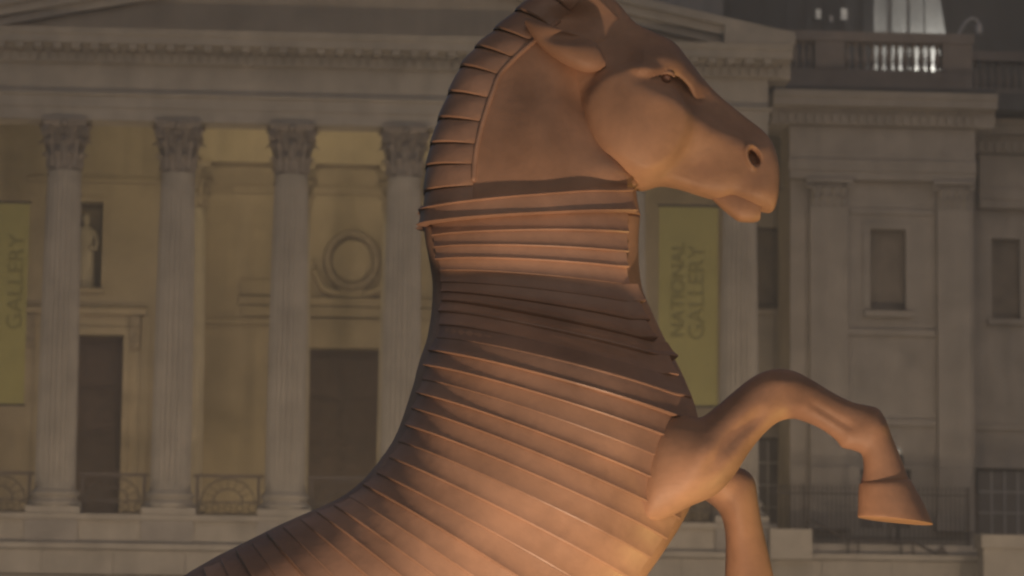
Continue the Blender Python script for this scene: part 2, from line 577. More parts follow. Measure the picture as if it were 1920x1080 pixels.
for k in range(52):
    a = 2 * math.pi * k / 52
    for j in (-1, 1):
        rr = 0.70 + 0.055 * j
        mb.ball((wc[0] + rr * math.cos(a), wc[1] - 0.07, wc[2] + rr * 1.08 * math.sin(a)), 0.05, 6, 4, (1, 1.3, 1))
mb.build('wreath_leaves', M_CARVED, W, 60)
MB().lathe([(0.50, 0), (0.52, 0.03), (0.46, 0.06)], (0, 0, 0), 32)
dsc = MB()
k0 = MB().lathe([(0.56, 0.0), (0.55, 0.05), (0.48, 0.07)], (0, 0, 0), 32)
dsc.add([(wc[0] + x, 9.195 - z, wc[2] + y * 1.08) for x, y, z in k0.v], [q[::-1] for q in k0.f])
dsc.build('wreath_disc', M_STONE2, W, 40)
for s_ in (-1, 1):                                            # scrolled supporters under the wreath
    mb = MB()
    pts = [(wc[0] + s_ * 1.12, 9.12, 13.30), (wc[0] + s_ * 1.04, 9.08, 13.24), (wc[0] + s_ * 0.92, 9.06, 13.02), (wc[0] + s_ * 0.78, 9.06, 12.80), (wc[0] + s_ * 0.52, 9.06, 12.70), (wc[0] + s_ * 0.30, 9.06, 12.66)]
    mb.tube(pts, [0.07, 0.09, 0.10, 0.10, 0.09, 0.05], 8)
    mb.box(wc[0] - 0.55 if s_ < 0 else wc[0] + 0.0, wc[0] if s_ < 0 else wc[0] + 0.55, 9.08, 9.19, 12.585, 12.80)
    mb.ball((wc[0] + s_ * 1.12, 9.12, 13.46), 0.13, 10, 6)
    mb.build('wreath_supporter', M_STONE2, G, 50)

# ---------------- wing beside the portico
YP, YS = 3.0, 5.3
PX0, PX1 = 12.12, 17.0


def window(x0, x1, z0, z1, y, nx, nz, parent=G):
    wn = MB().box(x0, x1, y, y + 0.03, z0, z1).build('window', M_GLASS, parent)
    fr = MB().box(x0 - 0.06, x0, y - 0.06, y + 0.03, z0, z1).box(x1, x1 + 0.06, y - 0.06, y + 0.03, z0, z1).box(x0 - 0.06, x1 + 0.06, y - 0.06, y + 0.03, z1, z1 + 0.06)
    fr.build('frame', M_IRON, wn)
    for k in range(1, nx):
        x = x0 + (x1 - x0) * k / nx
        MB().box(x - 0.026, x + 0.026, y - 0.03, y - 0.001, z0, z1).build('glazing_bar', M_BAR, wn)
    for k in range(1, nz):
        z = z0 + (z1 - z0) * k / nz
        MB().box(x0, x1, y - 0.028, y - 0.0015, z - 0.026, z + 0.026).build('glazing_bar', M_BAR, wn)
    return wn


SW = pierced_wall('wing_wall', XR - 0.1, 32, ZB - 0.6, 17.2, YS, [(11.35, 12.19, 12.0, 14.25), (11.2, 12.26, 6.05, 8.53), (17.97, 18.75, 11.85, 14.06), (17.30, 19.1, 6.03, 7.80),
                                                      (20.6, 21.4, 11.85, 14.06), (20.2, 22.0, 6.03, 7.80)], M_WING, 0.28, 0.5)
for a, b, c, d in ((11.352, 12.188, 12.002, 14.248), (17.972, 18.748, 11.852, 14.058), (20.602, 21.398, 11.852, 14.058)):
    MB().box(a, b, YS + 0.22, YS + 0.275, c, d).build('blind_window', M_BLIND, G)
    MB().box(a - 0.15, b + 0.15, YS - 0.14, YS - 0.003, c - 0.16, c - 0.01).build('window_sill', M_WING, G)
window(11.26, 12.20, 6.06, 8.46, YS + 0.2, 3, 4)
window(17.60, 19.04, 6.04, 7.74, YS + 0.2, 4, 3)
window(20.26, 21.94, 6.04, 7.74, YS + 0.2, 4, 3)
MB().box(17.302, 17.53, YS - 0.02, YS + 0.19, 6.04, 7.12).build('window_shutter', M_DOOR, G)
MB().box(17.05, 32, YS - 0.07, YS - 0.003, 8.82, 8.98).build('string_course', M_WING, G)
PWl = pierced_wall('pavilion_wall', PX0, PX1, ZB - 0.6, 15.18, YP, [(14.25, 15.19, 11.74, 13.91), (13.98, 15.31, 6.02, 7.56)], M_WING, 0.3, 1.2)
MB().box(PX0 + 0.001, PX0 + 0.1, YP + 0.01, YS - 0.01, ZB - 0.6, 15.18).build('pavilion_side', M_WING, G)
MB().box(PX1 - 0.1, PX1 - 0.001, YP + 0.01, YS - 0.01, ZB - 0.6, 15.18).build('pavilion_side', M_WING, G)
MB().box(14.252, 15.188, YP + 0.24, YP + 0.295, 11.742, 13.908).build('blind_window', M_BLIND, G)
MB().box(14.08, 15.36, YP - 0.15, YP - 0.003, 11.57, 11.73).build('window_sill', M_WING, G)
MB().box(14.05, 14.245, YP - 0.035, YP - 0.002, 11.75, 14.08).box(15.195, 15.39, YP - 0.035, YP - 0.002, 11.75, 14.08).box(14.25, 15.19, YP - 0.035, YP - 0.002, 13.92, 14.08).build('window_surround', M_WING, G)
window(14.04, 15.25, 6.03, 7.5, YP + 0.2, 4, 3)
MB().box(13.5, 15.985, YP - 0.09, YP - 0.003, 11.08, 11.24).build('string_course', M_WING, G)
MB().box(13.70, 15.985, YP - 0.10, YP - 0.003, 8.70, 8.86).build('string_course', M_WING, G)
MB().box(13.70, 15.985, YP - 0.05, YP - 0.003, 14.30, 14.44).build('string_course', M_WING, G)


def pilaster(x0, x1, y, z0, z1, capw=0.12):
    p = MB().box(x0, x1, y - 0.22, y - 0.003, z0 + 0.5, z1).build('pilaster', M_WING, G)
    MB().box(x0 - 0.08, x1 + 0.08, y - 0.30, y - 0.003, z0, z0 + 0.2).box(x0 - 0.05, x1 + 0.05, y - 0.27, y - 0.003, z0 + 0.202, z0 + 0.35).box(x0 - 0.02, x1 + 0.02, y - 0.24, y - 0.003, z0 + 0.352, z0 + 0.498).build('base', M_WING, p)
    mb = MB()
    h = 15.18 - z1
    xm, hw = (x0 + x1) / 2, (x1 - x0) / 2
    mb.box(x0 + 0.03, x1 - 0.03, y - 0.20, y - 0.003, z1 + 0.002, z1 + h * 0.86)
    for rw, n, zz, hh, out in ((0, 5, 0.01, 0.40, 0.10), (1, 4, 0.10, 0.66, 0.13)):
        for k in range(n):
            xc = x0 + (x1 - x0) * (k + 0.5) / n
            wv = hw / n * 1.05
            v, f = [], []
            for i in range(6):
                t = i / 5
                zq = z1 + h * (zz + hh * min(t, 0.88))
                yq = y - 0.20 - 0.02 - out * max(0, t - 0.4) ** 1.5 * 2
                wq = wv * (1 - 0.5 * t * t) * (0.8 if i % 2 else 1)
                v += [(xc - wq, yq + 0.03, zq), (xc, yq - 0.03, zq), (xc + wq, yq + 0.03, zq)]
            for i in range(5):
                f += [(i * 3, i * 3 + 1, i * 3 + 4, i * 3 + 3), (i * 3 + 1, i * 3 + 2, i * 3 + 5, i * 3 + 4)]
            mb.add(v, f)
    for s_ in (-1, 1):
        pts = []
        for i in range(13):
            t = i / 12
            th = math.pi * 0.5 - t * 2.1 * math.pi
            rr = 0.10 * (1 - 0.7 * t)
            pts.append((xm + s_ * (hw + 0.03 + rr * math.cos(th)), y - 0.28, z1 + h * 0.78 + rr * math.sin(th)))
        mb.tube(pts, 0.032, 6)
    mb.box(x0 - capw, x1 + capw, y - 0.32, y - 0.003, z1 + h * 0.88, z1 + h - 0.002)
    mb.build('capital', M_WING, p, 50)


pilaster(12.62, 13.62, YP, 5.95, 14.45)
pilaster(16.0, 16.86, YP, 5.95, 14.45)


def entab(x0, x1, y, z, kz, m, left=True):
    """entablature of the wing, its underside at z; kz scales the heights"""
    MB().box(x0, x1, y - 0.24, y + 1.4, z, z + 0.22 * kz).build('architrave', m, G)
    MB().box(x0 - 0.02, x1 + 0.02, y - 0.27, y + 1.4, z + 0.222 * kz, z + 0.52 * kz).build('architrave_fascia', m, G)
    MB().box(x0, x1, y - 0.22, y + 1.4, z + 0.522 * kz, z + 1.40 * kz).build('frieze', m, G)
    c = MB().extrude_x([(y - 0.84, z + 2.26 * kz), (y - 0.80, z + 2.10 * kz), (y - 0.76, z + 2.06 * kz), (y - 0.74, z + 1.88 * kz), (y - 0.40, z + 1.86 * kz), (y - 0.36, z + 1.42 * kz), (y + 1.4, z + 1.402 * kz), (y + 1.4, z + 2.26 * kz)],
                       x0 - 0.5, x1 + 0.5).build('cornice', m, G)
    d = None
    n = int((x1 - x0 + 0.6) / 0.235)
    for k in range(n):
        if d is None:
            d = MB().box(0, 0.13, y - 0.45, y - 0.37, z + 1.46 * kz, z + 1.72 * kz).build('dentil', m, c)
        else:
            d = inst(d, c)
        d.location = (x0 - 0.3 + 0.235 * k, 0, 0)
    return c


entab(PX0 - 0.05, PX1 + 0.02, YP, 15.19, 1.0, M_WING)
MB().box(PX0 - 0.5, PX1 + 0.5, YP - 0.55, YP + 1.2, 17.46, 17.62).build('shadow_line_course', M_LEAD, G)  # lead-dark course draws the shadow line under the balustrade as colour


def balustrade(x0, x1, y, z, piers, h=1.52, shortrun=()):
    """stone parapet: plinth, rail, solid piers and turned balusters between them"""
    b = MB().box(x0, x1, y - 0.2, y + 0.2, z, z + 0.50).build('balustrade', M_PARA, G)
    MB().box(x0 - 0.05, x1 + 0.05, y - 0.26, y + 0.26, z + h - 0.26, z + h).build('coping', M_PARA, b)
    for a, c in piers:
        MB().box(a, c, y - 0.22, y + 0.22, z + 0.502, z + h - 0.262).build('pier', M_PARA, b)
    prof = [(0.075, 0), (0.08, 0.05), (0.05, 0.08), (0.092, 0.24), (0.085, 0.34), (0.045, 0.56), (0.04, 0.62), (0.07, 0.66), (0.075, 0.755)]
    k = (h - 0.262 - 0.502) / 0.755
    me = MB().lathe([(r, zz * k) for r, zz in prof], (0, 0, 0), 12).mesh('baluster', (0, 0, 0), M_PARA, 50)
    g0 = org(G)
    runs = []
    e = x0
    for a, c in piers:
        if a - e > 0.2: runs.append((e, a))
        e = c
    if x1 - e > 0.2: runs.append((e, x1))
    for a, c in runs:
        n = max(2, round((c - a) / 0.215))
        for i in range(n):
            o = bpy.data.objects.new('baluster', me)
            COL.objects.link(o)
            o.parent = b
            o.location = (a + (c - a) * (i + 0.5) / n - g0[0], y - g0[1], z + 0.502 - g0[2])


balustrade(11.3, 16.98, YP + 0.1, 17.66, [(11.3, 11.98), (12.76, 13.56), (16.18, 16.98)])
entab(17.6, 32, YS, 14.86, 1.05, M_WING)
balustrade(17.2, 32, YS + 0.9, 17.82, [(20.9, 21.7), (25.0, 25.8)], 1.55)
# the matching wing to the left of the portico
pierced_wall('wing_wall', -34, XL + 0.3, ZB - 0.6, 17.2, YS, [(-14.2, -13.4, 12.0, 14.25), (-14.5, -13.1, 6.03, 7.80), (-18.2, -17.4, 12.0, 14.25), (-18.5, -17.1, 6.03, 7.80)], M_WING, 0.28, 0.5)
for x in (-13.8, -17.8):
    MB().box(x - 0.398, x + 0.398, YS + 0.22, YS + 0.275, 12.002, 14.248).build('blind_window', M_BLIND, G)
    MB().box(x - 0.55, x + 0.55, YS - 0.14, YS - 0.003, 11.84, 11.99).build('window_sill', M_WING, G)
    window(x - 0.64, x + 0.64, 6.04, 7.74, YS + 0.2, 4, 3)
entab(-34, -11.5, YS, 14.86, 1.05, M_WING)
balustrade(-34, -11.3, YS + 0.9, 17.82, [(-16.0, -15.2), (-22.0, -21.2)], 1.55)
MB().box(-34, XL - 0.25, -0.55, YS, 2.0, ZB - 0.62).build('wing_terrace', M_STONE, G)
# attic block and roofs behind the parapet
MB().box(-16, 10.72, 6.2, 14, 17.7, 26).build('attic_wall', M_ATTIC, G)
LR = MB().box(10.75, 15.38, 8.9, 16, 18.0, 27).build('lead_roof_block', M_LEAD, G)
for k in range(8):
    MB().box(11.2 + 0.55 * k, 11.24 + 0.55 * k, 8.86, 8.898, 18.0, 27).build('roof_seam', M_LEAD, LR)
MB().extrude_y([(15.39, 18.0), (17.75, 18.0), (17.46, 20.45), (17.05, 23.5), (15.39, 23.5)], 9.0, 14).build('roof_monitor', M_PANEL, G)
for x in (15.9, 16.42, 16.86):
    MB().box(x, x + 0.035, 8.95, 8.998, 18.0, 23.4).build('panel_seam', M_PANEL, G)
MB().box(10.75, 15.38, 8.6, 8.88, 18.0, 19.25).build('roof_kerb', M_PANEL, G)
MB().box(17.5, 40, 15, 22, 17.5, 27).build('slate_roof', M_LEAD, G)
MB().box(10.5, 32, 3.6, 16, 17.3, 17.75).build('roof_deck', M_LEAD, G)
M_LIT = glow('lit_skylight', (0.55, 0.52, 0.47), 0.10)
for px, py, ww, hh in ((1535, 26, 0.07, 0.14), (1583, 26, 0.085, 0.17), (1559, 35, 0.05, 0.10)):
    p = P(px, py, 8.8)
    o = MB().box(p[0] - ww, p[0] + ww, 8.84, 8.897, p[2] - hh, p[2] + hh).build('skylight', M_LIT if px != 1559 else M_BAR, LR)
    MB().box(p[0] - ww - 0.03, p[0] + ww + 0.03, 8.80, 8.896, p[2] - hh - 0.03, p[2] - hh - 0.002).build('sill', M_LEAD, LR)

# ---------------------------------------------------------------- night haze over the square
hz = bpy.data.materials.new('night_haze')
hz.use_nodes = True
for n_ in list(hz.node_tree.nodes):
    if n_.type == 'BSDF_PRINCIPLED': hz.node_tree.nodes.remove(n_)
pv = hz.node_tree.nodes.new('ShaderNodeVolumePrincipled')
pv.inputs['Color'].default_value = (1.0, 0.90, 0.77, 1)
pv.inputs['Density'].default_value = 0.0042
hz.node_tree.links.new(pv.outputs[0], hz.node_tree.nodes['Material Output'].inputs['Volume'])
tag(MB().box(-255, 255, -265, 65, -1.6, 29).build('haze', hz), kind='stuff')

# ---------------------------------------------------------------- low walls, railings, fence, handrail
tag(MB().box(11.0, 12.05, -1.3, -0.95, 5.0, 5.74).build('low_wall', M_STONE), 'short pale stone parapet block below the spiked fence', 'wall')
tag(MB().box(11.0, 20, -0.58, 2.6, 5.03, 5.42).build('steps', M_WING), kind='structure')
w1 = empty('gate_pier', (17.1, -1.8, 2), 'pale stone pier with a flat cap at the lower right corner', 'pier')
MB().box(16.14, 18.3, -2.2, -1.4, 2.0, 5.30).build('shaft', M_STONE, w1)
MB().box(16.08, 18.36, -2.27, -1.33, 5.302, 5.62).build('cap', M_STONE, w1)


def porch_railing(x0, x1, y, label):
    t = empty('porch_railing', ((x0 + x1) / 2, y, ZB), label, 'railing', 'iron railings between the porch columns')
    z0, z1 = ZB + 0.05, ZB + 1.06
    MB().box(x0 - 0.12, x1 + 0.12, y - 0.03, y + 0.03, z1 - 0.07, z1).build('top_rail', M_RAIL, t)
    MB().box(x0, x1, y - 0.02, y + 0.02, z0, z0 + 0.05).build('bottom_rail', M_RAIL, t)
    zm = z0 + 0.30
    MB().box(x0, x1, y - 0.02, y + 0.02, zm, zm + 0.04).build('middle_rail', M_RAIL, t)
    for x in (x0, x1):
        MB().box(x - 0.035, x + 0.035, y - 0.035, y + 0.035, z0 - 0.05, z1 - 0.072).build('post', M_RAIL, t)
    xm, R = (x0 + x1) / 2, min((x1 - x0) / 2 - 0.06, 0.66)
    for rr in (R, R * 0.55):
        pts = [(xm + rr * math.cos(math.pi * k / 16), y, zm + 0.04 + rr * math.sin(math.pi * k / 16) * 0.86) for k in range(17)]
        MB().tube(pts, 0.018, 6).build('arch', M_RAIL, t)
    for k in range(1, 8):
        a = math.pi * k / 8
        MB().tube([(xm + R * 0.55 * math.cos(a), y, zm + 0.04 + R * 0.47 * math.sin(a)), (xm + R * math.cos(a), y, zm + 0.04 + R * 0.86 * math.sin(a))], 0.012, 5).build('spoke', M_RAIL, t)
    n = max(2, int((x1 - x0) / 0.28))
    for k in range(n):
        c = x0 + (x1 - x0) * (k + 0.5) / n
        pts = [(c + 0.10 * math.cos(2 * math.pi * j / 12), y, z0 + 0.175 + 0.10 * math.sin(2 * math.pi * j / 12)) for j in range(13)]
        MB().tube(pts, 0.014, 5).build('ring', M_RAIL, t)


for i, lb in enumerate(('iron railing at the left edge under the olive banner', 'iron railing in front of the dark side door', 'iron railing with a half sunburst between the two full columns right of the side door',
                        'iron railing in front of the tall dark centre door', 'iron railing behind the back of the horse', 'iron railing behind the chest of the horse', 'iron railing behind the far foreleg under the right banner')):
    a, b = CX[i] + 0.66, CX[i + 1] - 0.66
    porch_railing(a, b, 0.25, lb)

F = empty('spiked_fence', (13.8, 0.5, 5.42), 'long dark fence of thin upright bars behind the raised hoof', 'fence')
MB().box(11.25, 16.35, 0.48, 0.52, 6.72, 6.76).build('top_rail', M_IRON, F)
MB().box(11.25, 16.35, 0.48, 0.52, 5.62, 5.66).build('bottom_rail', M_IRON, F)
bar = MB().tube([(0, 0, 0), (0, 0, 1.44)], 0.016, 6).add([(-.028, -.028, 1.44), (.028, -.028, 1.44), (.028, .028, 1.44), (-.028, .028, 1.44), (0, 0, 1.58)], [(0, 1, 4), (1, 2, 4), (2, 3, 4), (3, 0, 4)]).mesh('bar', (0, 0, 0), M_IRON)
for k in range(44):
    o = bpy.data.objects.new('bar', bar)
    COL.objects.link(o)
    o.parent = F
    o.location = (11.3 + 0.117 * k - 13.8, 0, 0)
for x in (12.1, 14.3, 16.3):
    MB().box(x - 0.035, x + 0.035, 0.44, 0.48, 5.42, 6.95).build('post', M_IRON, F)

H = empty('stair_handrail', (13.7, -0.75, 5.16), 'dark iron handrail stepping down beside the stairs at lower right', 'handrail')
yh = -0.75
pts = [P(1515, 972, yh), P(1590, 1012, yh), P(1712, 1017, yh), P(1765, 1043, yh)]
MB().tube(pts, 0.033, 8).build('rail', M_IRON, H)
for px in (1590, 1609, 1690, 1712):
    p = P(px, 1012 + (px - 1590) * 0.045, yh)
    MB().box(p[0] - 0.028, p[0] + 0.028, yh - 0.02, yh + 0.02, 5.165, p[2]).build('post', M_IRON, H)
p = P(1768, 1046, yh)
MB().extrude_y([(p[0] - 0.22, 5.165), (p[0] + 0.14, 5.165), (p[0] - 0.02, 5.42)], yh - 0.03, yh + 0.03).build('end_scroll', M_IRON, H)

# lamp with an opal globe beside the hoof
L = empty('globe_lamp', (14.58, 0.9, 5.42), 'black lamp with a small white globe seen just above the raised hoof', 'lamp')
MB().tube([(14.58, 0.9, 5.42), (14.58, 0.9, 7.75)], 0.045, 8).lathe([(0.13, 0), (0.13, 0.1), (0.06, 0.2)], (14.58, 0.9, 5.42), 12).build('post', M_BLACK, L)
MB().lathe([(0.05, 0), (0.15, 0.12), (0.17, 0.3), (0.14, 0.42)], (14.58, 0.9, 7.35), 12).build('cage', M_BLACK, L, 60)
MB().ball((14.58, 0.9, 7.86), 0.12, 14, 10, (1, 1, 1)).build('globe', M_GLOBE, L, 179)


# banners
def text_mesh(body, size):
    c = bpy.data.curves.new('lettering', 'FONT')
    c.body = body
    c.size = size
    c.extrude = 0.004
    c.align_x, c.align_y = 'LEFT', 'BOTTOM_BASELINE'
    o = bpy.data.objects.new('tmp', c)
    COL.objects.link(o)
    bpy.context.view_layer.update()
    me = bpy.data.meshes.new_from_object(o.evaluated_get(bpy.context.evaluated_depsgraph_get()))
    bpy.data.objects.remove(o)
    return me


def banner(x0, x1, z0, z1, y, label, lines):
    t = empty('hanging_banner', ((x0 + x1) / 2, y, z0), label, 'banner', 'olive banners between the porch columns')
    nx, nz = 16, 40
    v, f = [], []
    for side in (0, 1):
        for i in range(nz + 1):
            for k in range(nx + 1):
                x = x0 + (x1 - x0) * k / nx
                z = z0 + (z1 - z0) * i / nz
                yy = y + 0.012 * math.sin(5 * k / nx + 1) * (1 - 0.6 * i / nz) + 0.012 * side
                v.append((x, yy, z))
    m = (nx + 1) * (nz + 1)
    for i in range(nz):
        for k in range(nx):
            q = i * (nx + 1) + k
            f.append((q, q + 1, q + nx + 2, q + nx + 1))
            f.append((m + q, m + q + nx + 1, m + q + nx + 2, m + q + 1))
    MB().add(v, f).build('cloth', M_BANNER, t, 179)
    for z in (z0 - 0.02, z1 + 0.02):
        MB().tube([(x0 - 0.04, y, z), (x1 + 0.04, y, z)], 0.03, 8).build('pole', M_IRON, t)
    for body, xl, zl, length, cap in lines:
        me = text_mesh(body, cap / 0.70)
        xs = [vv.co.x for vv in me.vertices]
        k = length / (max(xs) - min(xs))
        mn = min(xs)
        for vv in me.vertices:                       # rotate to read upwards
            a, b, c = (vv.co.x - mn) * k, vv.co.y, vv.co.z
            vv.co = Vector((xl + cap - b, y - 0.022 - c, zl + a)) - Vector(org(t))
        me.materials.clear()
        me.materials.append(M_INK)
        o = bpy.data.objects.new('lettering', me)
        COL.objects.link(o)
        o.parent = t


banner(8.33, 9.84, 8.88, 13.94, 0.0, 'olive banner reading NATIONAL GALLERY between the horse and its raised leg', [('NATIONAL', 8.64, 10.62, 2.40, 0.34), ('GALLERY', 9.08, 10.55, 2.40, 0.40)])
banner(-8.98, -7.53, 8.62, 13.68, 0.0, 'olive banner reading NATIONAL GALLERY at the left edge of the picture', [('NATIONAL', -8.62, 10.60, 2.4, 0.34), ('GALLERY', -8.03, 10.50, 2.40, 0.38)])

# niche statue: a draped standing figure
ST = empty('niche_statue', (-6.62, 6.66, 12.36), 'pale stone draped figure standing in the wall niche over the side door', 'statue')
mb = MB()
secs = [(0, .26, .17, 0), (.15, .25, .17, 0), (.5, .22, .16, .01), (.85, .21, .16, .02), (1.05, .22, .16, .02), (1.25, .20, .14, 0), (1.45, .25, .14, -.01), (1.60, .27, .13, -.01), (1.68, .16, .10, 0), (1.73, .075, .08, 0),
        (1.79, .08, .09, 0), (1.86, .105, .115, 0), (1.95, .11, .12, 0), (2.04, .085, .09, 0), (2.08, .03, .03, 0)]
v, f = [], []
NS = 28
for z, rx, ry, ox in secs:
    for k in range(NS):
        a = 2 * math.pi * k / NS
        fold = 1 + (0.10 * math.cos(7 * a + z * 3) * max(0, 1 - z / 1.5))
        v.append((-6.62 + ox + rx * fold * math.cos(a), 6.66 + ry * fold * math.sin(a), 12.36 + z))
for i in range(len(secs) - 1):
    for k in range(NS):
        f.append((i * NS + k, i * NS + (k + 1) % NS, (i + 1) * NS + (k + 1) % NS, (i + 1) * NS + k))
mb.add(v, f)
for s_ in (-1, 1):
    mb.tube([(-6.62 + s_ * .22, 6.66, 13.92), (-6.62 + s_ * .31, 6.62, 13.65), (-6.62 + s_ * .27, 6.50, 13.42), (-6.62 + s_ * .10, 6.44, 13.50)], [.075, .07, .06, .045], 10)
mb.build('figure', M_STONE, ST, 60)

# bent lamp arm on the parapet
A = empty('roof_lamp_arm', (16.9, 4.0, 19.2), 'grey bent lamp arm standing on the roof parapet at top right', 'lamp')
q = [P(1796, 68, 4.0), P(1802, 55, 4.0), P(1811, 41, 4.0), P(1820, 35, 4.0), P(1830, 36, 4.0), P(1836, 45, 4.0), P(1835, 56, 4.0)]
MB().tube([q[0] - np.array([0.05, 0, 0.6])] + q, 0.048, 8).build('arm', M_GREYP, A, 60)
MB().lathe([(0.03, 0.2), (0.09, 0.14), (0.11, 0.0), (0.09, -0.12)][::-1], q[-1], 12).build('lamp_head', M_GREYP, A, 60)


# ---------------------------------------------------------------- floodlights (fittings that light the place; the inner porch ones are added fill)
def floodlight(loc, target, energy, col, label, size=math.radians(70), radius=0.12, blend=0.6, group='ground floodlights', sc=1.0):
    loc, target = Vector(loc), Vector(target)
    d = (target - loc).normalized()
    t = empty('floodlight', loc, label, 'floodlight', group)
    rot = d.to_track_quat('-Z', 'Y')
    fr = MB().box(-.17 * sc, .17 * sc, -.12 * sc, .12 * sc, .0, .12 * sc)
    fr.v = [tuple(rot @ Vector(p) + loc) for p in fr.v]
    fr.build('housing', M_BLACK, t)
    st = MB().box(loc.x - .2 * sc, loc.x + .2 * sc, loc.y - .03 * sc, loc.y + .03 * sc, loc.z - .22 * sc, loc.z - .16 * sc)
    st.build('stand', M_BLACK, t)
    l = bpy.data.lights.new('lamp_beam', 'SPOT')
    l.energy, l.color, l.spot_size, l.spot_blend, l.shadow_soft_size = energy, col, size, blend, radius
    o = bpy.data.objects.new('lamp_beam', l)
    COL.objects.link(o)
    o.parent = t
    o.rotation_mode = 'QUATERNION'
    o.rotation_quaternion = rot
    o.location = d * 0.03
    return t


WARM = (1.0, 0.66, 0.36)
for i, x in enumerate((-12, -7, -2, 3, 8, 13, 18)):
    floodlight((x, -11.0, 2.3), (x + 0.3, 0, 11), 470, (1.0, 0.80, 0.57), 'black ground floodlight aimed up at the ' + ('far left end of the building', 'wall left of the side door', 'porch columns left of the centre door', 'porch columns right of the horse back', 'column under the right banner', 'recess beside the spiked fence', 'far right wing of the building')[i], math.radians(110), 0.3, 1.0, 'floodlights along the foot of the building')
for i, x in enumerate((CX[0], CX[1], CX[2], CX[3], CX[4], CX[5], CX[6])):
    floodlight((x + 0.1, 1.4, ZB + 0.3), (x + 0.4, 7.5, 12.5), 58, (1.0, 0.76, 0.40), 'small floor lamp behind the ' + ('leftmost porch column', 'full porch column left of the side door', 'porch column right of the side door', 'porch column left of the tall centre door', 'porch column right of the tall centre door', 'porch column behind the horse neck', 'porch column left of the right banner')[i], math.radians(165), 0.15, 0.4, 'lamps on the porch floor', 0.6)
for i in range(5):
    x = CX[1] + PITCH * (i + 0.5)
    floodlight((x, 0.75, 16.2), (x, 5.5, 16.35), 70, (1.0, 0.82, 0.42), 'porch cornice lamp above the bay ' + ('of the side door', 'right of the side door', 'of the tall centre door', 'behind the horse neck', 'behind the horse head')[i], math.radians(150), 0.15, 0.6, 'lamps behind the porch beam', 0.5)
for i, x in enumerate((CX[2], CX[3], CX[4])):  # fill lamps added behind the inner columns to brighten the centre wall
    floodlight((x, 6.9, ZB + 0.3), (x + 1.2, 9.2, 13.0), 30, (1.0, 0.78, 0.42), 'added unseen inner porch lamp behind the ' + ('column left of the wreath', 'column right of the wreath', 'column behind the horse neck')[i], math.radians(165), 0.15, 0.4, 'lamps on the porch floor', 0.6)
for i in range(3):  # more added fill, out of sight, brightening the top of the centre wall
    x = CX[2] + PITCH * (i - 0.5)
    floodlight((x, 6.65, 16.3), (x + 0.2, 9.2, 14.2), 34, (1.0, 0.80, 0.45), 'added unseen inner cornice lamp over the ' + ('blank wall left of the wreath', 'wreath above the tall centre door', 'wall behind the horse neck')[i], math.radians(160), 0.15, 0.6, 'lamps behind the porch beam', 0.5)
floodlight((17.25, 8.45, 18.35), (16.6, 9.0, 20.0), 330, (1.0, 0.97, 0.88), 'white roof floodlight behind the parapet at top right', math.radians(150), 0.12, 0.7, 'roof floodlights', 0.6)
# two floodlights on the paving light the horse
floodlight((1.0, -70.25, 0.2), (0.8, -68.2, 3.0), 203, (1.0, 0.70, 0.47), 'black floodlight on the paving below the flank of the horse', math.radians(120), 0.10, 1.0, 'floodlights round the horse')
floodlight((3.5, -68.05, 0.2), (1.8, -68.0, 3.3), 80, (1.0, 0.72, 0.20), 'black floodlight on the paving in front of the horse', math.radians(110), 0.10, 1.0, 'floodlights round the horse')

# ---------------------------------------------------------------- the horse
YH = -68.0
HS = empty('horse_statue', (float(P(900, 2050, YH)[0]), YH, 0.0), 'huge rearing wooden horse clad in overlapping rust brown planks', 'statue')


def cat(arr, t):
    """Catmull-Rom through rows of arr at parameter t"""
    n = len(arr)
    t = min(max(t, 0.0), n - 1.0)
    i = min(int(t), n - 2)
    u = t - i
    p0, p1, p2, p3 = arr[max(i - 1, 0)], arr[i], arr[i + 1], arr[min(i + 2, n - 1)]
    return 0.5 * ((2 * p1) + (-p0 + p2) * u + (2 * p0 - 5 * p1 + 4 * p2 - p3) * u * u + (-p0 + 3 * p1 - 3 * p2 + p3) * u ** 3)


